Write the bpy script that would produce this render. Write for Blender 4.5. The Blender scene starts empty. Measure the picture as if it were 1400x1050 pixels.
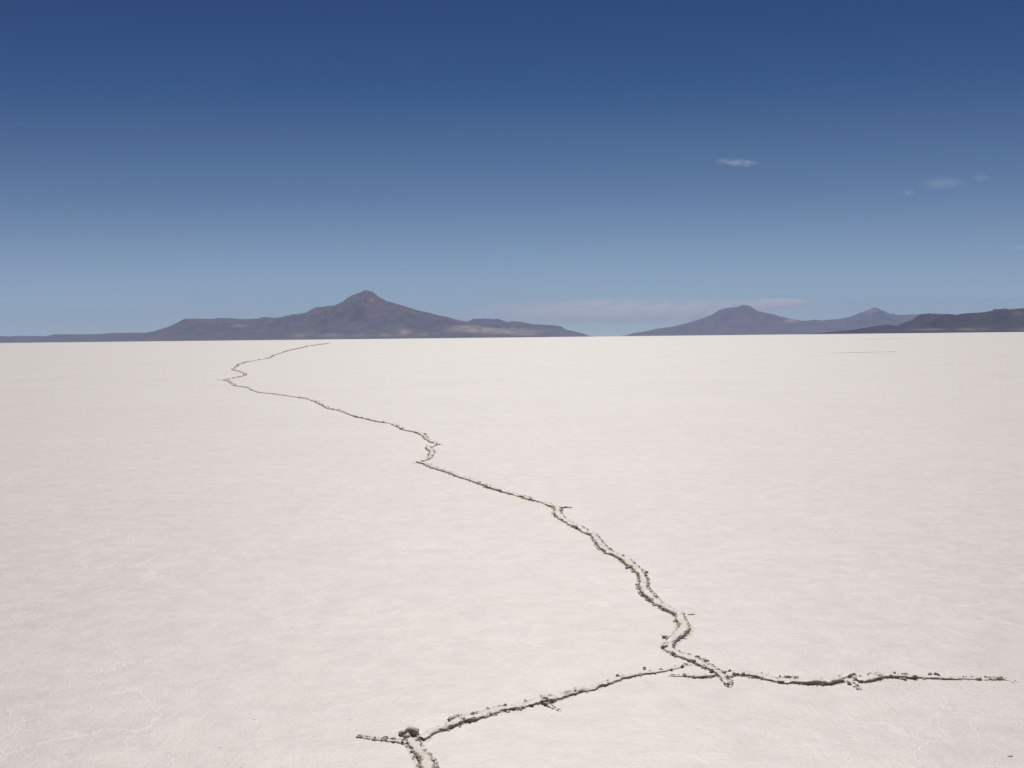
import bpy, bmesh, math, random
import numpy as np
from mathutils import Vector, noise

# ---------------------------------------------------------------- camera, world, sun, exposure
scene = bpy.context.scene
COL = scene.collection

cam_data = bpy.data.cameras.new('camera')
cam = bpy.data.objects.new('camera', cam_data)
COL.objects.link(cam)
cam_data.sensor_width = 36.0
cam_data.lens = 35.0
cam_data.clip_start = 0.1
cam_data.clip_end = 200000.0
CAM_H = 1.6
PITCH = 0.046811
ROLL = 0.0108
from mathutils import Matrix
cam.matrix_world = (Matrix.Translation((0, 0, CAM_H)) @ Matrix.Rotation(math.pi / 2 - PITCH, 4, 'X')
                    @ Matrix.Rotation(-ROLL, 4, 'Z'))
scene.camera = cam

SUN_EL = 56.0
SUN_AZ = 2.0            # degrees clockwise from +Y (straight ahead): ahead and a little to the right
world = bpy.data.worlds.new('World')
scene.world = world
world.use_nodes = True
wn = world.node_tree
wn.nodes.clear()
w_out = wn.nodes.new('ShaderNodeOutputWorld')
w_bg = wn.nodes.new('ShaderNodeBackground')
w_sky = wn.nodes.new('ShaderNodeTexSky')
w_sky.sky_type = 'NISHITA'
w_sky.sun_disc = False
w_sky.sun_elevation = math.radians(SUN_EL)
w_sky.sun_rotation = math.radians(SUN_AZ)
w_sky.altitude = 3650.0
w_sky.air_density = 0.7
w_sky.dust_density = 0.05
w_sky.ozone_density = 2.2
w_bg.inputs['Strength'].default_value = 0.1
# the camera's contrasty rendering of the thin highland air: darker aloft, pale at the horizon
w_mul = wn.nodes.new('ShaderNodeVectorMath'); w_mul.operation = 'SCALE'
w_mul.inputs['Scale'].default_value = 0.330
w_gam = wn.nodes.new('ShaderNodeGamma')
w_gam.inputs['Gamma'].default_value = 1.72
wn.links.new(w_sky.outputs[0], w_mul.inputs[0])
wn.links.new(w_mul.outputs[0], w_gam.inputs['Color'])
w_half = wn.nodes.new('ShaderNodeVectorMath'); w_half.operation = 'SCALE'
w_half.inputs['Scale'].default_value = 0.1
wn.links.new(w_gam.outputs[0], w_half.inputs[0])
w_cur = wn.nodes.new('ShaderNodeRGBCurve')
for ch, pts in enumerate((((0, 0), (0.022, 0.010), (0.038, 0.050), (0.121, 0.205), (0.333, 0.345), (1, 0.6)),
                          ((0, 0), (0.056, 0.052), (0.112, 0.145), (0.301, 0.352), (0.600, 0.480), (1, 0.6)),
                          ((0, 0), (0.176, 0.165), (0.334, 0.295), (0.645, 0.485), (0.733, 0.500), (1, 0.6)))):
    cv = w_cur.mapping.curves[ch]
    cv.points[0].location = pts[0]; cv.points[1].location = pts[-1]
    for q in pts[1:-1]: cv.points.new(*q)
    for q in cv.points: q.handle_type = 'AUTO_CLAMPED'
w_cur.mapping.update()
wn.links.new(w_half.outputs[0], w_cur.inputs['Color'])
w_back = wn.nodes.new('ShaderNodeVectorMath'); w_back.operation = 'SCALE'
w_back.inputs['Scale'].default_value = 10.0
wn.links.new(w_cur.outputs[0], w_back.inputs[0])
wn.links.new(w_back.outputs[0], w_bg.inputs['Color'])
wn.links.new(w_bg.outputs[0], w_out.inputs['Surface'])

sun_data = bpy.data.lights.new('sun', 'SUN')
sun_data.energy = 3.4
sun_data.angle = math.radians(0.53)
sun_data.color = (1.0, 0.965, 0.91)
sun = bpy.data.objects.new('sun', sun_data)
COL.objects.link(sun)
_az, _el = math.radians(SUN_AZ), math.radians(SUN_EL)
to_sun = Vector((math.sin(_az) * math.cos(_el), math.cos(_az) * math.cos(_el), math.sin(_el)))
sun.rotation_euler = to_sun.to_track_quat('Z', 'Y').to_euler()
sun.location = (0, -20, 30)

scene.view_settings.view_transform = 'Standard'
scene.view_settings.look = 'None'
scene.view_settings.gamma = 1.0
scene.view_settings.exposure = 0.0
scene.view_settings.use_curve_mapping = False
scene.render.engine = 'CYCLES'
scene.cycles.use_denoising = True
scene.cycles.max_bounces = 8
scene.cycles.volume_bounces = 4
scene.cycles.volume_max_steps = 256

rng = random.Random(11)
nrg = np.random.default_rng(5)

# ---------------------------------------------------------------- helpers
def tag(o, label=None, cat=None, group=None, kind=None):
    if label: o['label'] = label
    if cat: o['category'] = cat
    if group: o['group'] = group
    if kind: o['kind'] = kind
    return o

def link(name, mesh, parent=None):
    o = bpy.data.objects.new(name, mesh)
    COL.objects.link(o)
    if parent is not None: o.parent = parent
    return o

def mesh_from(name, verts, faces, mat=None, smooth=True, attrs=None):
    me = bpy.data.meshes.new(name)
    me.from_pydata([tuple(v) for v in verts], [], faces)
    if attrs:
        for k, vals in attrs.items():
            a = me.attributes.new(k, 'FLOAT', 'POINT')
            a.data.foreach_set('value', np.asarray(vals, dtype=np.float32))
    if smooth:
        me.polygons.foreach_set('use_smooth', [True] * len(me.polygons))
    if mat: me.materials.append(mat)
    me.update()
    return me

def hash2(i, j, seed):
    h = (i.astype(np.int64) * 374761393 + j.astype(np.int64) * 668265263 + seed * 974634777) & 0x7fffffff
    h = ((h ^ (h >> 13)) * 1274126177) & 0x7fffffff
    return ((h ^ (h >> 16)) & 0xffff) / 65535.0 * 2 - 1

def vnoise(x, y, seed=0):
    xi = np.floor(x); yi = np.floor(y)
    fx = x - xi; fy = y - yi
    fx = fx * fx * fx * (fx * (fx * 6 - 15) + 10); fy = fy * fy * fy * (fy * (fy * 6 - 15) + 10)
    a = hash2(xi, yi, seed); b = hash2(xi + 1, yi, seed)
    c = hash2(xi, yi + 1, seed); d = hash2(xi + 1, yi + 1, seed)
    return (a * (1 - fx) + b * fx) * (1 - fy) + (c * (1 - fx) + d * fx) * fy

def fbm(x, y, seed=0, octv=4, ridged=False):
    s = 0; amp = 1.0; tot = 0
    for o in range(octv):
        n = vnoise(x * 2 ** o + 17.3 * o, y * 2 ** o - 9.1 * o, seed + o)
        if ridged: n = 1 - 2 * np.abs(n)
        s = s + n * amp; tot += amp; amp *= 0.5
    return s / tot

class NT:
    """small node-tree builder"""
    def __init__(self, name):
        self.m = bpy.data.materials.new(name); self.m.use_nodes = True
        self.t = self.m.node_tree; self.t.nodes.clear()
        self.out = self.t.nodes.new('ShaderNodeOutputMaterial')
    def n(self, typ, ins=None, **props):
        nd = self.t.nodes.new(typ)
        for k, v in props.items(): setattr(nd, k, v)
        for k, v in (ins or {}).items():
            if hasattr(v, 'is_output') or isinstance(v, bpy.types.NodeSocket): self.t.links.new(v, nd.inputs[k])
            else: nd.inputs[k].default_value = v
        return nd
    def noise(self, vec, scale, detail=4, rough=0.55, dist=0.0):
        return self.n('ShaderNodeTexNoise', {'Vector': vec, 'Scale': scale, 'Detail': detail, 'Roughness': rough, 'Distortion': dist}).outputs['Fac']
    def math(self, op, a, b=0.0, c=None, clamp=False):
        ins = {0: a, 1: b}
        if c is not None: ins[2] = c
        nd = self.n('ShaderNodeMath', ins, operation=op); nd.use_clamp = clamp
        return nd.outputs[0]
    def ramp(self, v, lo, hi, a=0.0, b=1.0):
        return self.n('ShaderNodeMapRange', {'Value': v, 'From Min': lo, 'From Max': hi, 'To Min': a, 'To Max': b}, clamp=True).outputs[0]
    def mix(self, f, a, b):
        nd = self.n('ShaderNodeMix', data_type='RGBA')
        for s, v in ((nd.inputs[0], f), (nd.inputs[6], a), (nd.inputs[7], b)):
            if isinstance(v, bpy.types.NodeSocket): self.t.links.new(v, s)
            else: s.default_value = v if not isinstance(v, tuple) or len(v) == 4 else (*v, 1.0)
        return nd.outputs[2]
    def attr(self, name): return self.n('ShaderNodeAttribute', attribute_name=name).outputs['Fac']

def c4(*v): return (v[0], v[1], v[2], 1.0)

# ---------------------------------------------------------------- materials
SALT_A = c4(0.470, 0.414, 0.376)
SALT_B = c4(0.575, 0.517, 0.474)

def salt_common(b, pos):
    """mottled salt colour and the fine relief shared by the flat and the ridges' flanks"""
    big = b.noise(pos, 0.23, 3, 0.5)
    mid = b.noise(pos, 1.7, 5, 0.6, 0.4)
    fine = b.noise(pos, 6.0, 9, 0.74)
    f = b.math('ADD', b.math('MULTIPLY', big, 0.16), b.math('MULTIPLY', mid, 0.20))
    f = b.math('ADD', f, b.math('MULTIPLY', fine, 0.64))
    col = b.mix(b.ramp(f, 0.41, 0.59), SALT_A, SALT_B)
    return col, mid, fine

def make_salt_flat():
    b = NT('salt_flat')
    pos = b.n('ShaderNodeNewGeometry').outputs['Position']
    col, mid, fine = salt_common(b, pos)
    # web of hairline veins of fresh white salt
    warp = b.n('ShaderNodeTexNoise', {'Vector': pos, 'Scale': 1.3, 'Detail': 5.0, 'Roughness': 0.6})
    wv = b.n('ShaderNodeVectorMath', {0: warp.outputs['Color'], 'Scale': 0.9}, operation='SCALE').outputs[0]
    p2 = b.n('ShaderNodeVectorMath', {0: pos, 1: wv}, operation='ADD').outputs[0]
    veins = None
    for sc, wd, ms, lo in ((0.85, 0.006, 0.5, 0.46), (2.3, 0.010, 0.9, 0.50)):
        vd = b.n('ShaderNodeTexVoronoi', {'Vector': p2, 'Scale': sc}, feature='DISTANCE_TO_EDGE').outputs['Distance']
        v = b.ramp(vd, 0.0, wd * sc * 1.2, 1.0, 0.0)
        mask = b.ramp(b.noise(pos, ms, 2), lo, lo + 0.12)
        v = b.math('MULTIPLY', v, mask)
        veins = v if veins is None else b.math('MAXIMUM', veins, v)
    col = b.mix(b.math('MULTIPLY', veins, 0.5), col, c4(0.72, 0.69, 0.66))
    # sparse grey pits and grit
    grit = b.ramp(b.noise(pos, 34.0, 2, 0.5), 0.70, 0.80)
    col = b.mix(b.math('MULTIPLY', grit, 0.35), col, c4(0.45, 0.40, 0.36))
    h = b.math('ADD', b.math('MULTIPLY', mid, 0.016), b.math('MULTIPLY', fine, 0.010))
    h = b.math('ADD', h, b.math('MULTIPLY', b.noise(pos, 60.0, 3, 0.6), 0.0030))
    h = b.math('ADD', h, b.math('MULTIPLY', veins, 0.0016))
    bump = b.n('ShaderNodeBump', {'Height': h, 'Strength': 0.48, 'Distance': 1.0}).outputs[0]
    s = b.n('ShaderNodeBsdfPrincipled', {'Base Color': col, 'Roughness': 0.61, 'Normal': bump, 'Specular IOR Level': 0.6, 'IOR': 2.5})
    b.t.links.new(s.outputs[0], b.out.inputs['Surface'])
    return b.m

def make_salt_crust():
    b = NT('salt_crust')
    pos = b.n('ShaderNodeNewGeometry').outputs['Position']
    col, mid, fine = salt_common(b, pos)
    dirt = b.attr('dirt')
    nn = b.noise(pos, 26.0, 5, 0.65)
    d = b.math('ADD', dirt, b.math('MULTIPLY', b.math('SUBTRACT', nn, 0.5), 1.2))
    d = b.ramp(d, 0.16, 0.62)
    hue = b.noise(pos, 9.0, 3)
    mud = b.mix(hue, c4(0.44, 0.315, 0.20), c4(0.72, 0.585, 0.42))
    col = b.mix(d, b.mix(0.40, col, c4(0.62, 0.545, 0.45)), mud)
    h = b.math('ADD', b.math('MULTIPLY', b.noise(pos, 45.0, 5, 0.65), 0.006), b.math('MULTIPLY', b.noise(pos, 160.0, 3, 0.6), 0.0015))
    bump = b.n('ShaderNodeBump', {'Height': h, 'Strength': 0.8, 'Distance': 1.0}).outputs[0]
    s = b.n('ShaderNodeBsdfPrincipled', {'Base Color': col, 'Roughness': 0.6, 'Normal': bump, 'Specular IOR Level': 0.55, 'IOR': b.ramp(d, 0.0, 0.6, 2.4, 1.35)})
    b.t.links.new(s.outputs[0], b.out.inputs['Surface'])
    return b.m

def make_rock(name, base, red, scale):
    b = NT(name)
    pos = b.n('ShaderNodeNewGeometry').outputs['Position']
    n1 = b.noise(pos, 0.0011 * scale, 6, 0.6, 0.5)
    n2 = b.noise(pos, 0.006 * scale, 5, 0.65)
    low = c4(base[0] * 0.5, base[1] * 0.52, base[2] * 0.54)
    high = c4(base[0] * 1.65, base[1] * 1.6, base[2] * 1.5)
    col = b.mix(b.ramp(b.math('ADD', b.math('MULTIPLY', n1, 0.6), b.math('MULTIPLY', n2, 0.4)), 0.36, 0.64), low, high)
    rd = b.math('MULTIPLY', b.attr('red'), b.ramp(n2, 0.25, 0.6, 0.35, 1.0))
    col = b.mix(rd, col, c4(*red))
    pl = b.math('MULTIPLY', b.attr('pale'), b.ramp(b.noise(pos, 0.0024 * scale, 5, 0.7), 0.34, 0.52))
    col = b.mix(pl, col, c4(0.60, 0.48, 0.36))
    h = b.math('MULTIPLY', n2, 60.0)
    bump = b.n('ShaderNodeBump', {'Height': h, 'Strength': 0.5, 'Distance': 1.0}).outputs[0]
    s = b.n('ShaderNodeBsdfPrincipled', {'Base Color': col, 'Roughness': 0.95, 'Normal': bump, 'Specular IOR Level': 0.1})
    b.t.links.new(s.outputs[0], b.out.inputs['Surface'])
    return b.m

def make_cloud(name, dens, scale):
    b = NT(name)
    oc = b.n('ShaderNodeTexCoord').outputs['Object']         # -1..1 inside the cloud's own body
    ln = b.n('ShaderNodeVectorMath', {0: oc}, operation='LENGTH').outputs['Value']
    fall = b.ramp(ln, 0.15, 0.95, 1.0, 0.0)
    st = b.n('ShaderNodeVectorMath', {0: oc, 1: scale}, operation='MULTIPLY').outputs[0]
    nz = b.noise(st, 1.0, 3, 0.5, 0.7)
    d = b.math('MULTIPLY', b.ramp(nz, 0.36, 0.72), fall)
    d = b.math('MULTIPLY', d, dens)
    v = b.n('ShaderNodeVolumePrincipled', {'Color': c4(0.98, 0.98, 0.98), 'Density': d, 'Anisotropy': 0.4})
    b.t.links.new(v.outputs[0], b.out.inputs['Volume'])
    return b.m

MAT_FLAT = make_salt_flat()
MAT_CRUST = make_salt_crust()
ROCK_NEAR = make_rock('volcanic_scrub', (0.090, 0.074, 0.064), (0.27, 0.125, 0.09), 1.0)
ROCK_DARK = make_rock('dark_volcanic_rock', (0.036, 0.030, 0.038), (0.085, 0.045, 0.055), 1.4)

# ---------------------------------------------------------------- ground: one sheet out to the horizon
def ground_z(x, y):
    r = np.hypot(x, y)
    fade = np.clip(1.0 - r / 60.0, 0, 1)
    return (fbm(x * 0.9, y * 0.9, 3, 3) * 0.006 + vnoise(x * 5, y * 5, 9) * 0.0015) * fade

def build_ground():
    rr = [0.4]
    while rr[-1] < 58000.0:
        r = rr[-1]
        rr.append(r * (1.012 if r < 25 else 1.05))
    rr = np.array(rr); NA = 540
    th = np.linspace(0, 2 * np.pi, NA, endpoint=False)
    R_, T_ = np.meshgrid(rr, th, indexing='ij')
    x = R_ * np.sin(T_); y = R_ * np.cos(T_)
    z = ground_z(x, y)
    v = np.stack([x, y, z], -1).reshape(-1, 3)
    v = np.vstack([v, [[0, 0, 0]]])
    nr = len(rr)
    i = np.arange(nr - 1)[:, None] * NA; j = np.arange(NA)[None, :]; j2 = (j + 1) % NA
    quads = np.stack([i + j, i + NA + j, i + NA + j2, i + j2], -1).reshape(-1, 4)
    me = bpy.data.meshes.new('salt_flat')
    nq = len(quads); nv = len(v); ctr = nv - 1
    tris = np.stack([np.full(NA, ctr), np.arange(NA), (np.arange(NA) + 1) % NA], -1)
    me.vertices.add(nv); me.vertices.foreach_set('co', v.astype(np.float32).ravel())
    loops = np.concatenate([quads.ravel(), tris.ravel()])
    me.loops.add(len(loops)); me.loops.foreach_set('vertex_index', loops.astype(np.int32))
    me.polygons.add(nq + NA)
    starts = np.concatenate([np.arange(nq) * 4, nq * 4 + np.arange(NA) * 3])
    me.polygons.foreach_set('loop_start', starts.astype(np.int32))
    me.polygons.foreach_set('use_smooth', np.ones(nq + NA, dtype=bool))
    me.update(calc_edges=True); me.validate()
    # faces must look up
    if me.polygons[nq // 2].normal.z < 0: me.flip_normals()
    me.materials.append(MAT_FLAT)
    return tag(link('ground', me), 'flat white salt plain stretching to the foot of the mountains', 'salt flat', kind='structure')
build_ground()

# ---------------------------------------------------------------- mountains
MOUNTAINS = {
  'A': [39000,[[-32038,68],[-30887,199],[-28592,303],[-25730,329],[-22871,270],[-20009,276],[-19666,255],[-19494,276],[-18436,253],[-18236,240],[-17947,322],[-16860,305],[-16001,307],[-15714,341],[-14713,345],[-14141,333],[-13570,269],[-12571,173]]],
  'B': [37500,[[-14288,218],[-13734,332],[-13292,399],[-13069,493],[-12848,545],[-12542,693],[-12290,828],[-11795,836],[-11246,808],[-11052,855],[-10695,843],[-10146,805],[-9596,818],[-9320,878],[-8908,841],[-8357,881],[-7945,863],[-7398,747],[-6851,577],[-6032,238]]],
  'C': [36000,[[-10549,96],[-9752,272],[-8954,527],[-8289,757],[-7890,911],[-7413,984],[-7040,1165],[-6564,1212],[-6379,1223],[-6034,1364],[-5847,1481],[-5502,1621],[-5236,1742],[-4973,1674],[-4765,1508],[-4451,1347],[-3927,1184],[-3270,992],[-2612,827],[-2086,690],[-1560,579],[-1034,415],[21,232],[812,131],[1340,33]]],
  'D': [45000,[[-3275,342],[-2447,564],[-2082,692],[-1783,837],[-1222,880],[-793,833],[-628,864],[-168,671],[31,735],[361,721],[1019,576],[1844,541],[2240,487],[2470,313],[2997,198],[3393,125],[3524,38]]],
  'E': [48000,[[5485,36],[5732,131],[6367,206],[7072,356],[7777,436],[8481,605],[9186,808],[9714,995],[10066,1230],[10524,1324],[10911,1348],[11228,1457],[11544,1379],[11861,1162],[12354,1037],[13058,854],[13587,743],[14115,649],[14820,554],[15877,367],[17287,70]]],
  'F': [54000,[[13107,108],[14295,490],[15285,677],[15879,718],[16473,783],[16870,728],[17068,765],[17860,808],[18453,920],[18848,1074],[19243,1247],[19599,1401],[19916,1339],[20234,1158],[20710,994],[21423,1007],[22214,1057],[23204,1055],[23799,981],[24592,893],[26971,710],[29753,47]]],
  'G': [19500,[[6021,33],[6593,70],[7166,121],[7523,153],[7808,242],[8023,283],[8380,308],[8594,327],[8737,351],[9023,379],[9337,404],[9623,450],[10023,457],[10594,476],[11453,410],[12314,258],[13462,103],[14896,-27]]],
}
PALE = {
  'A': [],
  'B': [[-10207,547,441,33,0.55],[-8785,199,138,33,0.35]],
  'C': [[-7642,143,423,63,0.35],[-6532,145,370,58,0.5],[-5529,121,265,40,0.35],[-4630,137,265,42,0.5],[-3889,235,238,85,0.8],[-3283,149,423,42,0.4],[-1959,319,317,79,0.55],[-1562,394,476,58,0.7],[-1035,283,688,85,0.8],[-244,195,741,63,0.7],[548,108,529,40,0.5]],
  'D': [[27,372,727,53,0.55],[686,266,794,66,0.5]],
  'E': [[13481,653,353,63,0.7],[13235,571,423,42,0.3]],
  'F': [[19599,1263,555,198,0.35]],
  'G': [[8168,70,258,17,0.4],[9026,65,229,20,0.5],[10028,54,229,17,0.35],[9952,369,115,36,0.3]],
}
RED = {
  'A': [],
  'B': [[-11249,707,827,110,0.5],[-7806,944,441,138,0.6]],
  'C': [[-5057,1433,132,185,1],[-4931,1089,582,185,0.55],[-6567,1054,582,159,0.8],[-5250,935,952,79,0.5],[-4063,922,476,79,0.4]],
  'D': [],
  'E': [[10946,631,1058,212,0.3]],
  'F': [[19600,1105,555,198,0.3]],
  'G': [[8452,243,201,86,0.6],[7880,192,143,72,0.5],[9953,341,287,86,0.5],[7452,82,229,43,0.5],[9597,173,358,72,0.3]],
}

def build_mountain(key, name, label, mat, seed, rough=1.0):
    Y, prof = MOUNTAINS[key]
    px = np.array([p[0] for p in prof], float); pz = np.array([max(p[1], -1) for p in prof], float)
    step = Y / 1361.0 * 1.6
    u = np.arange(px[0], px[-1] + step, step)
    Hh = np.interp(u, px, pz)
    k = np.array([1, 2, 1.]) / 4
    Hh = np.convolve(np.pad(Hh, 1, 'edge'), k, 'valid')
    Hmax = Hh.max()
    Hh = np.maximum(Hh + fbm(u / 420.0, u * 0 + seed, seed, 5) * 0.018 * Hmax * rough * np.clip(Hh / (0.25 * Hmax), 0, 1), -1)
    D = 2.3 * Hmax + 1800.0
    NV = 46
    t = np.linspace(-1, 1, 2 * NV + 1); t = np.sign(t) * np.abs(t) ** 1.35
    Z = np.zeros((len(t), len(u)))
    for a, tv in enumerate(t):
        sig = abs(tv) * D * 0.30 / step
        if sig > 0.4:
            w = int(3 * sig) + 1; kk = np.exp(-0.5 * (np.arange(-w, w + 1) / sig) ** 2); kk /= kk.sum()
            hs = np.convolve(np.pad(Hh, w, 'constant', constant_values=-1), kk, 'valid')
        else: hs = Hh
        Z[a] = hs * (1 - abs(tv)) ** 1.7
    U, T = np.meshgrid(u, t)
    at_ = np.abs(T)
    # the crest wanders in depth so that it is not a straight wall
    crest = fbm(u / 2600.0, u * 0 + 3.1, seed + 7, 3) * 450.0
    V = T * D + crest[None, :] * (1 - at_)
    gul = fbm(U / 520.0 + 0.2 * fbm(U / 900, V / 900, seed + 2), V / 1500.0, seed + 1, 4, ridged=True)
    Z = Z + gul * Z * 0.46 * np.clip(at_ * 5, 0, 1) * rough + fbm(U / 260, V / 260, seed + 5, 3) * 0.03 * Z * np.clip(at_ * 6, 0, 1)
    edge = np.minimum(np.clip((U - u[0]) / 300, 0, 1), np.clip((u[-1] - U) / 300, 0, 1))
    Z = np.maximum(Z * edge, 0) - 0.5 
    X = U + fbm(U / 700, V / 700, seed + 11, 3) * 60 * np.clip(at_ * 3, 0, 1)
    Yw = Y + V
    v = np.stack([X, Yw, Z], -1).reshape(-1, 3)
    pale = np.zeros(X.shape); red = np.zeros(X.shape)
    # patches are placed by bearing and height on the slope that faces the plain
    ang = X / Yw * Y; zz = Z / Yw * Y
    for arr, src in ((pale, PALE[key]), (red, RED[key])):
        for (cx, cz, rx, rz, s) in src:
            d2 = ((ang - cx) / rx) ** 2 + ((zz - cz) / rz) ** 2
            np.maximum(arr, s * np.exp(-d2 * 0.8), out=arr)
    n0, n1 = X.shape
    i = np.arange(n0 - 1)[:, None] * n1; j = np.arange(n1 - 1)[None, :]
    q = np.stack([i + j, i + j + 1, i + n1 + j + 1, i + n1 + j], -1).reshape(-1, 4)
    me = mesh_from(name, v.tolist(), q.tolist(), mat, True, {'pale': pale.ravel(), 'red': red.ravel()})
    return tag(link(name, me), label, 'hill' if 'hill' in name else 'mountain', kind='structure')

build_mountain('C', 'mountain', 'tall pointed volcano with a reddish summit and pale sandy foot', ROCK_NEAR, 21)
build_mountain('B', 'mountain', 'flat topped shoulder joined to the pointed volcano, brown and bare', ROCK_NEAR, 34, 0.7)
build_mountain('A', 'hill', 'long very low dark hill running out from the flat topped shoulder', ROCK_NEAR, 45, 0.6)
build_mountain('D', 'hill', 'low bluish headland behind the sandy foot of the pointed volcano', ROCK_NEAR, 56)
build_mountain('E', 'mountain', 'broad hazy blue mountain with a rounded double top across the gap', ROCK_NEAR, 67, 0.6)
build_mountain('F', 'mountain', 'most distant pale range with a small pinkish cone on its crest', ROCK_NEAR, 78)
build_mountain('G', 'hill', 'dark purple brown hills standing in front of the pale range', ROCK_DARK, 89, 2.3)

# ---------------------------------------------------------------- haze
def build_haze():
    b = NT('haze')
    v = b.n('ShaderNodeVolumePrincipled', {'Color': c4(0.52, 0.64, 1.0), 'Density': 1.35e-5, 'Anisotropy': 0.0})
    b.t.links.new(v.outputs[0], b.out.inputs['Volume'])
    x, y0, y1, z0, z1 = 62000.0, -60000.0, 62000.0, -1.5, 1900.0
    vs = [(sx * x, yy, zz) for zz in (z0, z1) for yy in (y0, y1) for sx in (-1, 1)]
    fs = [(0, 2, 3, 1), (4, 5, 7, 6), (0, 1, 5, 4), (2, 6, 7, 3), (0, 4, 6, 2), (1, 3, 7, 5)]
    me = mesh_from('haze', vs, fs, b.m, False)
    return tag(link('haze', me), 'thin blue haze hanging over the plain and the mountains', 'haze', kind='stuff')
build_haze()

# ---------------------------------------------------------------- clouds (outside the haze box)
CLOUDS = [
  {'c': (8416, 76000, 1873), 'r': (15356, 3500, 1173)},
  {'c': (20532, 78000, 2421), 'r': (3553, 2500, 516)},
  {'c': (25099, 70000, 1538), 'r': (1132, 1200, 257)},
  {'c': (8158, 36000, 6178), 'r': (952, 300, 172)},
  {'c': (14300, 36000, 5046), 'r': (265, 250, 132)},
  {'c': (15557, 36000, 5371), 'r': (952, 350, 291)},
  {'c': (16893, 36000, 5538), 'r': (370, 280, 212)},
  {'c': (20410, 40000, 3382), 'r': (470, 300, 88)},
]
CLOUD_LABELS = [
    ('long flat pale cloud bank low over the gap between the two mountain groups', 0.0018, (9.0, 1.5, 2.6)),
    ('thin white cloud cap just behind the broad double topped mountain', 0.0036, (3.0, 1.5, 1.6)),
    ('tiny white cloud puff beside the small pinkish cone', 0.0012, (1.6, 1.2, 1.2)),
    ('short bright cloud streak alone high in the blue sky', 0.0020, (4.0, 1.6, 1.6)),
    ('smallest faint wisp of cloud under the blue, next to the broken wisp', 0.0012, (2.6, 1.6, 2.2)),
    ('broken faint cloud wisp made of several thin tufts', 0.0008, (7.5, 2.4, 4.0)),
    ('soft grey cloud tuft set higher than the broken wisp beside it', 0.0006, (2.6, 1.6, 2.0)),
    ('faint flat wisp of cloud low in the sky above the dark hills', 0.0014, (2.4, 1.2, 1.0)),
]
def build_cloud(spec, label, dens, scale, seed):
    bm = bmesh.new()
    bmesh.ops.create_icosphere(bm, subdivisions=4, radius=1.0)
    for v in bm.verts:
        v.co *= 0.92 + 0.10 * noise.noise(v.co * 2.1 + Vector((seed, 0, 0)))
    me = bpy.data.meshes.new('cloud'); bm.to_mesh(me); bm.free()
    me.materials.append(make_cloud('cloud_vapour', dens, scale))
    o = link('cloud', me)
    o.location = spec['c']; o.scale = spec['r'][0], spec['r'][1], spec['r'][2]
    return tag(o, label, 'cloud', 'thin clouds in the blue sky', 'thing')
for k, (spec, (lab, dn, sc)) in enumerate(zip(CLOUDS, CLOUD_LABELS)):
    o = build_cloud(spec, lab, dn, sc, k * 7.7)
    if k == 3: o.rotation_euler = (0, math.radians(5.0), 0)

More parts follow.
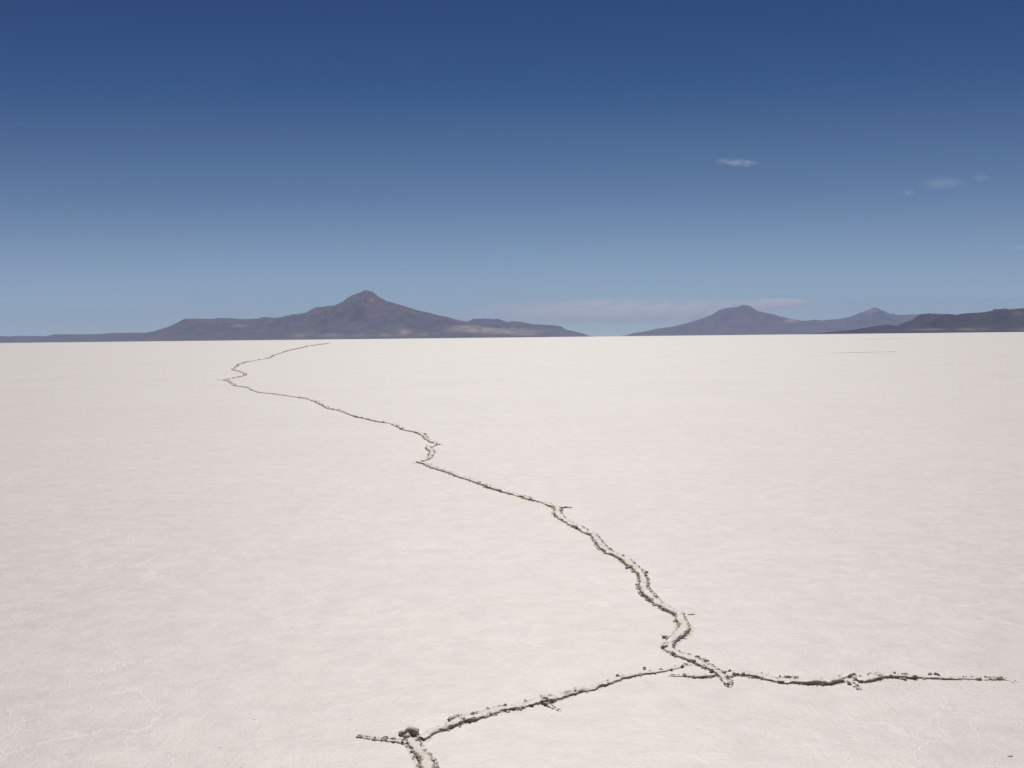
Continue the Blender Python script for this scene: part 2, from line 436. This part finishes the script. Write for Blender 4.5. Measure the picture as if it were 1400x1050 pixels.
# ---------------------------------------------------------------- salt ridges
PATHS = {
  'main': [[-69.747,384.061],[-65.811,351.847],[-49.372,243.28],[-32.63,145.788],[-24.816,104.102],[-21.388,87.993],[-20.127,78.225],[-19.249,71.904],[-17.949,65.418],[-15.124,53.902],[-13.511,49.892],[-12.16,45.374],[-11.747,42.167],[-11.651,40.192],[-11.001,38.701],[-9.75,34.976],[-8.916,33.574],[-8.205,31.58],[-7.694,30.267],[-6.983,29.313],[-6.067,27.779],[-5.518,26.758],[-5.082,25.587],[-4.467,23.725],[-4.211,22.813],[-3.897,22.376],[-3.533,21.315],[-3.168,20.27],[-2.806,19.611],[-2.59,19.107],[-2.287,18.695],[-2.06,17.95],[-1.874,17.318],[-1.615,16.836],[-1.451,16.242],[-1.339,15.636],[-1.143,14.91],[-1.207,14.616],[-1.234,14.425],[-1.133,13.953],[-1.104,13.351],[-1.136,13.033],[-1.238,12.782],[-1.1,12.607],[-0.989,12.256],[-0.859,11.962],[-0.739,11.732],[-0.637,11.439],[-0.508,11.192],[-0.4,10.934],[-0.331,10.798],[-0.262,10.56],[-0.15,10.359],[-0.027,10.108],[0.076,9.969],[0.168,9.755],[0.272,9.617],[0.349,9.401],[0.411,9.235],[0.394,8.865],[0.446,8.602],[0.511,8.382],[0.57,8.142],[0.642,7.921],[0.657,7.598],[0.691,7.37],[0.752,7.183],[0.795,7.033],[0.825,6.809],[0.864,6.626],[0.84,6.401],[0.816,6.171],[0.836,5.997],[0.869,5.852],[0.912,5.712],[0.939,5.62],[0.932,5.492],[0.931,5.37],[0.89,5.272],[0.836,5.179],[0.8,5.102],[0.79,5.011],[0.819,4.91],[0.871,4.853],[0.902,4.796],[0.928,4.729],[0.965,4.651],[0.975,4.575],[0.969,4.472]],
  'left': [[0.856,4.79],[0.823,4.769],[0.776,4.731],[0.724,4.69],[0.682,4.675],[0.631,4.662],[0.589,4.643],[0.54,4.614],[0.489,4.595],[0.445,4.547],[0.393,4.5],[0.344,4.459],[0.318,4.436],[0.275,4.418],[0.239,4.392],[0.2,4.357],[0.153,4.322],[0.115,4.319],[0.081,4.287],[0.048,4.264],[0.01,4.244],[-0.022,4.228],[-0.054,4.216],[-0.094,4.188],[-0.126,4.152],[-0.16,4.124],[-0.197,4.097],[-0.235,4.078],[-0.26,4.038],[-0.29,4.009],[-0.319,3.995],[-0.344,3.971],[-0.359,3.926],[-0.383,3.902]],
  'bottom': [[-0.418,3.965],[-0.41,3.913],[-0.398,3.856],[-0.373,3.785],[-0.35,3.724],[-0.331,3.665],[-0.318,3.602],[-0.316,3.517]],
  'thin_left': [[-0.429,3.87],[-0.487,3.89],[-0.531,3.91],[-0.585,3.921],[-0.646,3.946]],
  'right_a': [[0.968,4.59],[1.028,4.629],[1.077,4.631],[1.124,4.6],[1.175,4.588],[1.196,4.548],[1.226,4.52],[1.271,4.513],[1.318,4.506],[1.369,4.5],[1.413,4.492],[1.467,4.51],[1.498,4.533]],
  'right_b': [[1.577,4.521],[1.62,4.525],[1.661,4.548],[1.694,4.563],[1.753,4.577],[1.789,4.56],[1.85,4.552],[1.903,4.55],[1.957,4.553],[2.005,4.541],[2.064,4.541],[2.111,4.527],[2.176,4.519],[2.242,4.524],[2.266,4.509],[2.288,4.468]],
  'thin_mid': [[0.723,4.615],[0.771,4.606],[0.82,4.609],[0.845,4.588],[0.89,4.59],[0.943,4.605]],
  'spur_far_l': [[-12.214,40.823],[-11.651,40.192]],
  'spur_far_2': [[-27.295,110.099],[-24.816,104.102]],
  'spur_mid_r': [[-1.143,14.91],[-1.068,14.943]],
  'spur_mid_l': [[-1.219,12.78],[-1.295,12.697]],
  'spur_near': [[0.417,9.215],[0.496,9.29],[0.557,9.274]],
  'fork': [[0.968,4.641],[0.972,4.56],[0.972,4.453]],
  'spur_left': [[0.13,4.294],[0.159,4.244],[0.188,4.201]],
  'spur_right': [[1.536,4.499],[1.538,4.445],[1.543,4.395]],
  'slab_right': [[1.505,4.558],[1.545,4.586],[1.591,4.594]],
  'slab_back': [[1.239,4.591],[1.27,4.58],[1.315,4.583]],
  'slab_left': [[-0.288,4.104],[-0.274,4.123],[-0.25,4.134],[-0.21,4.139]],
  'far_a': [[25.817,82.028],[28.446,84.101],[30.626,85.006],[33.775,87.008]],
  'far_b': [[90.109,255.368],[106.672,284.55],[124.085,309.202]],
}

def nz(v, s): return noise.noise(Vector((v[0] * s, v[1] * s, v[2] * s)))

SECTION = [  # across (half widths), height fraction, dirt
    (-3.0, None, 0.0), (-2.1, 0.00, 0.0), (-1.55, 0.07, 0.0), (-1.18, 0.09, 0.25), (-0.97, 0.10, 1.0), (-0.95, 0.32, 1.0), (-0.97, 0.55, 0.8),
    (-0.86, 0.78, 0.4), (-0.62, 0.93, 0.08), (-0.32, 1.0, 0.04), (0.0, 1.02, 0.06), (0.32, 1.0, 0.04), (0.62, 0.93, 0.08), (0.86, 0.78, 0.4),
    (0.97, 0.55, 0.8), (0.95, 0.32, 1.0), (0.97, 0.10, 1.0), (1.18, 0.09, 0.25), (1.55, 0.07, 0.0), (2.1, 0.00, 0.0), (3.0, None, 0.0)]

def resample(pts, seed, wig):
    """walk the traced line with a step that grows with the distance, adding a small meander"""
    P = [Vector((x, y, 0)) for x, y in pts]
    out = []
    for a, b in zip(P[:-1], P[1:]):
        L = (b - a).length; d0 = ((a + b) / 2).length
        st = max(0.0075, 0.0022 * d0)
        n = max(1, int(L / st))
        for i in range(n): out.append(a.lerp(b, i / n))
    out.append(P[-1])
    # smooth the corners a little
    for _ in range(3):
        q = out[:]
        for i in range(1, len(out) - 1): q[i] = (out[i - 1] + out[i] * 2 + out[i + 1]) / 4
        out = q
    res = []
    for i, p in enumerate(out):
        d = p.length; s = 1.0 / (0.11 + 0.004 * d)
        off = Vector((nz((p.x, p.y, seed), s), nz((p.y, p.x, seed + 5), s), 0)) * wig * (1 + d * 0.03)
        res.append(p + off)
    return res

def ridge_mesh(pts, w, h, seed, wig=0.010, taper0=0.0, taper1=0.0, grow=0.008, dirt_k=1.0, lift=0.0):
    line = resample(pts, seed, wig)
    n = len(line)
    rnd = random.Random(seed)
    cum = [0.0]
    for a, b in zip(line[:-1], line[1:]): cum.append(cum[-1] + (b - a).length)
    tot = cum[-1]
    verts = []; dirt = []; frames = []
    next_break = 0.0; plate = None
    for i, p in enumerate(line):
        d = p.length
        if cum[i] >= next_break:                             # a new broken plate of crust
            g = 1 + 0.05 * d
            next_break = cum[i] + rnd.uniform(0.05, 0.22) * g
            plate = (rnd.uniform(0.72, 1.3), rnd.uniform(-0.45, 0.45), rnd.uniform(0.85, 1.18), rnd.uniform(-0.25, 0.25))
            cur = plate if i == 0 else cur
        cur = tuple(c + (q - c) * 0.45 for c, q in zip(cur, plate)) if i else plate
        a = line[max(0, i - 1)]; b = line[min(n - 1, i + 1)]
        tdir = (b - a).normalized(); nrm = Vector((tdir.y, -tdir.x, 0))
        tp = 1.0
        if taper0: tp *= min(1.0, 0.12 + cum[i] / taper0)
        if taper1: tp *= min(1.0, 0.06 + (tot - cum[i]) / taper1)
        gr = 1 + grow * max(0, d - 5)
        sl = 0.55 + 0.45 * (1 + 1.5 * nz((p.x, p.y, seed * 1.7), 4.2 / (1 + 0.05 * d)))
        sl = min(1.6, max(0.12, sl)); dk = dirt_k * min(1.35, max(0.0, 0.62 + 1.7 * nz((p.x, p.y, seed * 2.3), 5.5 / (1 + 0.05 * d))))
        hw = w * 0.5 * gr * cur[2] * (0.45 + 0.55 * tp) * (0.75 + 0.35 * sl)
        hh = 0.84 * h * gr * cur[0] * tp * (0.15 + 0.85 * sl)
        frames.append((p, nrm, hw, hh))
        gz = float(ground_z(np.array(p.x), np.array(p.y))) + lift
        for (s, zf, dt) in SECTION:
            x = p + nrm * (s * hw + cur[3] * hw * 0.4)
            if zf is None: z = gz - 0.012 * gr
            else: z = gz + zf * hh - (0.002 if abs(s) > 2 else 0)
            if abs(s) <= 1.05 and zf is not None:
                z += cur[1] * s * hh * 0.7 * zf
                q = (x.x, x.y, z + seed)
                f1 = 26.0 / (1 + 0.09 * max(0, d - 5)); f2 = f1 * 2.6
                k = (0.3 + 0.7 * zf)
                z += (nz(q, f1) * 0.38 + nz(q, f2) * 0.28) * hh * k
                x = x + nrm * (nz((q[1], q[0], q[2]), f1) * 0.45 + nz((q[1], q[2], q[0]), f2) * 0.45) * hw + tdir * nz((q[2], q[1], q[0]), f1) * hw * 0.12
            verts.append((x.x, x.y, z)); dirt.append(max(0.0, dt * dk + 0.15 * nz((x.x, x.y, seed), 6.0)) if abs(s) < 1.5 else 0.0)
    m = len(SECTION); faces = []
    for i in range(n - 1):
        for k in range(m - 1):
            faces.append((i * m + k, (i + 1) * m + k, (i + 1) * m + k + 1, i * m + k + 1))
    return verts, faces, dirt, frames, cum

def crumb_mesh(seed, sub, dirt_lo, dirt_hi):
    r = random.Random(seed)
    bm = bmesh.new(); bmesh.ops.create_icosphere(bm, subdivisions=sub, radius=1.0)
    sc = Vector((r.uniform(0.8, 1.3), r.uniform(0.7, 1.1), r.uniform(0.55, 0.9)))
    vs = []
    for v in bm.verts:
        c = v.co * (1 + 0.38 * noise.noise(v.co * 1.6 + Vector((seed * 3.1, 0, 0))) + r.uniform(-0.12, 0.12))
        vs.append(Vector((c.x * sc.x, c.y * sc.y, c.z * sc.z)))
    fs = [tuple(v.index for v in f.verts) for f in bm.faces]
    bm.free()
    di = [min(1.0, r.uniform(dirt_lo, dirt_hi) * (1.0 if v.z < 0.35 else 0.45)) for v in vs]
    return mesh_from('salt_crumb', vs, fs, MAT_CRUST, sub > 1, {'dirt': di})

CRUMBS = [crumb_mesh(s, 1, 0.1, 0.9) for s in range(14)]
def plate_mesh(seed):
    """an angular chip of broken salt crust: clean on top, muddy underneath"""
    r = random.Random(seed); n = r.choice((5, 6, 6, 7))
    top = []; bot = []
    for i in range(n):
        a = 2 * math.pi * (i + r.uniform(-0.28, 0.28)) / n; q = r.uniform(0.65, 1.1)
        x, y = q * math.cos(a), q * math.sin(a) * 0.72
        top.append((x, y, 0.16 + r.uniform(-0.05, 0.05))); bot.append((x * 0.9, y * 0.9, -0.16 + r.uniform(-0.06, 0.06)))
    vs = top + bot + [(0, 0, 0.20), (0, 0, -0.20)]
    fs = [(i, (i + 1) % n, 2 * n) for i in range(n)] + [(n + (i + 1) % n, n + i, 2 * n + 1) for i in range(n)] + [(n + i, n + (i + 1) % n, (i + 1) % n, i) for i in range(n)]
    return mesh_from('crust_plate', vs, fs, MAT_CRUST, False, {'dirt': [0.1] * n + [0.95] * n + [0.0, 1.0]})
PLATES = [plate_mesh(300 + s) for s in range(9)]
CLOD_MESHES = [crumb_mesh(100 + s, 2, 0.35, 1.1) for s in range(8)]

def build_ridge(key, label, w, h, seed, crumbs=0, fine=0, plates=0, group='raised salt ridges on the white flat', **kw):
    verts, faces, dirt, frames, cum = ridge_mesh(PATHS[key], w, h, seed, **kw)
    o0 = frames[len(frames) // 2][0].copy(); o0.z = 0
    root = bpy.data.objects.new('salt_ridge', None); COL.objects.link(root)
    root.location = o0; root.empty_display_size = 0.1
    tag(root, label, 'salt ridge', group)
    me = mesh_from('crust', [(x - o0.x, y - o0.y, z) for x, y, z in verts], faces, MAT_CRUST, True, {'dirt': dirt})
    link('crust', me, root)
    r = random.Random(seed + 1)
    # crumbs broken off along both edges, evenly by how large the stretch looks from where one stands
    wts = [(cum[min(i + 1, len(cum) - 1)] - cum[i]) / max(3.5, f[0].length) ** 1.1 * (0.25 + max(0, nz((f[0].x, f[0].y, seed), 1.4)) * 2.2) for i, f in enumerate(frames)]
    def spot(small):
        p, nrm, hw, hh = r.choices(frames, wts)[0]
        s = r.choice((-1, 1)) * r.uniform(0.85, 1.2 if not small else 1.6)
        d = p.length
        size = (r.uniform(0.0035, 0.0085) if r.random() < 0.88 else r.uniform(0.0085, 0.014)) * (1 + 0.07 * max(0, d - 5))
        if small: size *= 0.6 if d < 6 else 0.8
        q = p + nrm * s * hw
        z = size * 0.3 + float(ground_z(np.array(q.x), np.array(q.y))) + (hh * r.uniform(0.1, 0.9) if abs(s) < 1.0 else 0)
        return Vector((q.x - o0.x, q.y - o0.y, z)), size
    for k in range(crumbs):
        loc, size = spot(False)
        c = bpy.data.objects.new('salt_crumb', r.choice(CRUMBS)); COL.objects.link(c); c.parent = root
        c.location = loc; c.scale = (size, size, size * r.uniform(0.7, 1.3))
        c.rotation_euler = (r.uniform(-0.5, 0.5), r.uniform(-0.5, 0.5), r.uniform(0, 6.28))
    for k in range(plates):
        p, nrm, hw, hh = r.choices(frames, wts)[0]
        sd = r.choice((-1, 1)); size = r.uniform(0.010, 0.021) * (1 + 0.05 * max(0, p.length - 5))
        q = p + nrm * sd * hw * r.uniform(0.55, 1.0)
        c = bpy.data.objects.new('crust_plate', r.choice(PLATES)); COL.objects.link(c); c.parent = root
        tilt = r.uniform(0.2, 1.0) * -sd
        rot = Matrix.Rotation(math.atan2(nrm.y, nrm.x), 4, 'Z') @ Matrix.Rotation(tilt + r.uniform(-0.2, 0.2), 4, 'Y') @ Matrix.Rotation(r.uniform(-0.25, 0.25), 4, 'X') @ Matrix.Rotation(r.uniform(0, 6.28), 4, 'Z')
        c.rotation_euler = rot.to_euler(); c.scale = (size, size, size)
        c.location = (q.x - o0.x, q.y - o0.y, hh * r.uniform(0.45, 0.95))
    if fine:
        V = []; Fc = []; Dd = []
        for k in range(fine):
            loc, size = spot(True)
            src = r.choice(CRUMBS); base = len(V); ang = r.uniform(0, 6.28); ca, sa = math.cos(ang), math.sin(ang)
            for v in src.vertices:
                x, y, z = v.co * size
                V.append((loc.x + x * ca - y * sa, loc.y + x * sa + y * ca, loc.z + z)); Dd.append(0.3)
            for p in src.polygons: Fc.append(tuple(base + i for i in p.vertices))
        g = link('salt_grit', mesh_from('salt_grit', V, Fc, MAT_CRUST, False, {'dirt': Dd}), root)
        g['kind'] = 'stuff'
    return root

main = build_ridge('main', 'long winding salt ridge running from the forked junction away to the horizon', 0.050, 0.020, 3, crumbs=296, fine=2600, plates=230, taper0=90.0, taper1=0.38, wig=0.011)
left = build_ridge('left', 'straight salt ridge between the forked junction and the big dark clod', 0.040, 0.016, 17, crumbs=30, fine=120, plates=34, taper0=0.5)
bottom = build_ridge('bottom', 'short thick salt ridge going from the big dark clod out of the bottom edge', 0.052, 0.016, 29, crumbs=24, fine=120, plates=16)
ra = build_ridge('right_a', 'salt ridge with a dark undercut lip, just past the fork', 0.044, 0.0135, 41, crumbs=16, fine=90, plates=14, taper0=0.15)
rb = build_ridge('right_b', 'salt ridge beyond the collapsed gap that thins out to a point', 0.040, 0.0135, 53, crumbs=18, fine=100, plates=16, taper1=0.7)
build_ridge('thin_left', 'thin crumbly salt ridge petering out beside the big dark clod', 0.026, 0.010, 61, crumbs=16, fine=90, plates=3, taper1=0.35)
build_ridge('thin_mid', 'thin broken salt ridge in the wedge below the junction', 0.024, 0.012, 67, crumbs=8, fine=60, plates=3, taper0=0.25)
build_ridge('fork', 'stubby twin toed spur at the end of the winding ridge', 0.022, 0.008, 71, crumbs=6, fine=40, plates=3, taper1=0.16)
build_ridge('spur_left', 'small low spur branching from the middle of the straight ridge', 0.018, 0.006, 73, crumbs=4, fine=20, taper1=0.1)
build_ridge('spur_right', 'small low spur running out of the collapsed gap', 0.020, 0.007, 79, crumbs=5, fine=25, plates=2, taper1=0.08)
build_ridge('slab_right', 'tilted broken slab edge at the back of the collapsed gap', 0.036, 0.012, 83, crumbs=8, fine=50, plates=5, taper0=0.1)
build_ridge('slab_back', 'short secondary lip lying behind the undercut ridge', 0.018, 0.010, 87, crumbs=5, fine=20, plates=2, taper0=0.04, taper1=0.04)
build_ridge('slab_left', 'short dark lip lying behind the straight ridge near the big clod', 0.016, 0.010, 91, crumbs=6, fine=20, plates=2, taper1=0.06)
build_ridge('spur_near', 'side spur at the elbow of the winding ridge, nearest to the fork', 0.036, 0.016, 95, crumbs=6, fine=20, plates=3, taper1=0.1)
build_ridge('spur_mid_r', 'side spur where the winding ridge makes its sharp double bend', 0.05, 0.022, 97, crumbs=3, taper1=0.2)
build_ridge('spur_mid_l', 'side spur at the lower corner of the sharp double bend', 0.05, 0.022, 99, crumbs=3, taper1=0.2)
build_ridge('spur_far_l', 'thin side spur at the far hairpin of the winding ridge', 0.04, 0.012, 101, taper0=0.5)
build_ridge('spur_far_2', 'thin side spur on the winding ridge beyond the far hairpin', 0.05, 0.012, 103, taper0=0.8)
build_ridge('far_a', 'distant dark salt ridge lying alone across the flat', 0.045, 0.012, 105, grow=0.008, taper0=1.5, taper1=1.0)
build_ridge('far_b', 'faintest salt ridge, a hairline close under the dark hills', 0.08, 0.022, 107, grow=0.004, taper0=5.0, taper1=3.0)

# larger clods sitting on or against the ridges
CLODS = {
  'clods': [[-0.42,3.95],[0.859,4.825],[0.93,4.817],[0.623,4.725],[0.483,4.605],[0.274,4.447],[0.84,6.93],[0.783,6.8],[0.897,6.666],[0.796,5.209],[0.766,5.036],[0.925,5.35],[0.877,5.905],[0.913,5.775],[0.117,4.323],[-0.315,4.015],[1.747,4.595],[1.03,4.639],[-1.223,14.424],[-1.122,13.952],[-1.101,13.433],[-1.124,13.111],[-1.181,12.883],[-1.392,16.033],[-1.459,16.525],[-0.372,10.823],[-5.132,25.801],[-4.909,25.044],[-4.362,23.386],[-3.167,20.233],[-2.089,18.101],[-1.944,17.506]],
  'flakes': [[1.865,3.687],[1.016,5.653],[6.459,13.589],[5.849,12.059]],
}
def place_on(root, name, mesh, x, y, sx, sy, sz, zc):
    c = bpy.data.objects.new(name, mesh); COL.objects.link(c); c.parent = root
    c.location = (x - root.location.x, y - root.location.y, zc)
    c.scale = (sx, sy, sz); c.rotation_euler = (rng.uniform(-0.4, 0.4), rng.uniform(-0.4, 0.4), rng.uniform(0, 6.28))
    return c
OWNER = [bottom, main, main, left, left, left, main, main, main, main, main, main, main, main, left, left, rb, ra] + [main] * 14
SIZE = [0.030, 0.016, 0.015, 0.009, 0.010, 0.011, 0.014, 0.014, 0.012, 0.013, 0.015, 0.011, 0.009, 0.009, 0.010, 0.010, 0.009, 0.008] + [0.022] * 8 + [0.030] * 6
for k, ((x, y), root, s) in enumerate(zip(CLODS['clods'], OWNER, SIZE)):
    for q in range(3 if s > 0.015 else 2):
        f = 1.0 if q == 0 else rng.uniform(0.4, 0.7)
        a = rng.uniform(0, 6.28)
        place_on(root, 'salt_clod', rng.choice(CLOD_MESHES), x + (0 if q == 0 else math.cos(a) * s * 1.3), y + (0 if q == 0 else math.sin(a) * s * 1.3), s * f, s * f, s * f * 0.8, s * f * 0.45)

# more muddy clods along both edges of the near stretch of the winding ridge
_line = resample(PATHS['main'], 3, 0.011)
_near = [i for i, q in enumerate(_line) if q.length < 11.0 and 0 < i < len(_line) - 1]
for k in range(70):
    i = rng.choice(_near); q = _line[i]; tv = (_line[i + 1] - _line[i - 1]).normalized()
    sd = rng.choice((-1, 1)) * rng.uniform(0.020, 0.030); sz = rng.uniform(0.005, 0.010) * (1 + 0.06 * (q.length - 5))
    place_on(main, 'salt_clod', rng.choice(CLOD_MESHES), q.x + tv.y * sd, q.y - tv.x * sd, sz * 1.2, sz, sz, sz * 0.7 + 0.004)

# loose flakes of crust lying alone on the flat
for (x, y), lab, s in zip(CLODS['flakes'], ['thin grey flake of salt crust lying on bare salt near the bottom edge', 'thin dark flake of salt crust beside a bend of the winding ridge',
                                            'small dark speck of crust alone far out on the flat', 'second tiny speck of crust in front of the lone dark speck'], [0.013, 0.018, 0.012, 0.010]):
    o = link('salt_flake', CLOD_MESHES[5 if s > 0.015 else 2])
    o.location = (x, y, s * 0.12 + float(ground_z(np.array(x), np.array(y)))); o.scale = (s, s * 0.6, s * 0.28); o.rotation_euler = (0, 0, 0.15)
    tag(o, lab, 'salt flake', 'loose flakes of salt crust')

# ---------------------------------------------------------------- hairline salt veins on the nearer flat
def build_veins():
    r = random.Random(77); V = []; Fc = []
    for k in range(200):
        d = 2.6 * math.exp(r.random() * 1.75); az = r.uniform(-0.62, 0.62)
        x, y = d * math.sin(az), d * math.cos(az)
        hd = r.gauss(0.0, 0.38) + (math.pi if r.random() < 0.5 else 0); L = r.uniform(0.15, 0.8) * (0.6 + d * 0.14)
        h0 = hd; n = int(L / 0.03) + 4; wmax = r.uniform(0.0020, 0.0042) * (1 + 0.10 * (d - 3)); ht = r.uniform(0.0006, 0.0012)
        turn = 0.0; base = len(V)
        for i in range(n):
            t = i / (n - 1); turn = turn * 0.6 + r.gauss(0, 0.22); hd += turn * 0.35 + (r.gauss(0, 0.55) if r.random() < 0.12 else 0) - 0.05 * math.sin(hd - h0)
            x += math.cos(hd) * 0.03; y += math.sin(hd) * 0.03
            wv = wmax * max(0.06, math.sin(math.pi * t) ** 0.6) * r.uniform(0.55, 1.15)
            gz = float(ground_z(np.array(x), np.array(y)))
            nx, ny = -math.sin(hd), math.cos(hd)
            V += [(x + nx * wv, y + ny * wv, gz - 0.0008), (x, y, gz + ht * r.uniform(0.4, 1.0)), (x - nx * wv, y - ny * wv, gz - 0.0008)]
            if i: 
                a = base + (i - 1) * 3
                Fc += [(a, a + 3, a + 4, a + 1), (a + 1, a + 4, a + 5, a + 2)]
    b = NT('fresh_white_salt')
    s = b.n('ShaderNodeBsdfPrincipled', {'Base Color': c4(0.88, 0.86, 0.84), 'Roughness': 0.6, 'IOR': 1.9})
    nzv = b.noise(b.n('ShaderNodeNewGeometry').outputs['Position'], 20.0, 3)
    b.t.links.new(b.mix(nzv, c4(0.66, 0.61, 0.57), c4(0.82, 0.78, 0.75)), s.inputs['Base Color'])
    b.t.links.new(s.outputs[0], b.out.inputs['Surface'])
    o = link('salt_veins', mesh_from('salt_veins', V, Fc, b.m, True))
    return tag(o, 'web of hairline white salt veins over the flat', 'salt veins', kind='stuff')
build_veins()
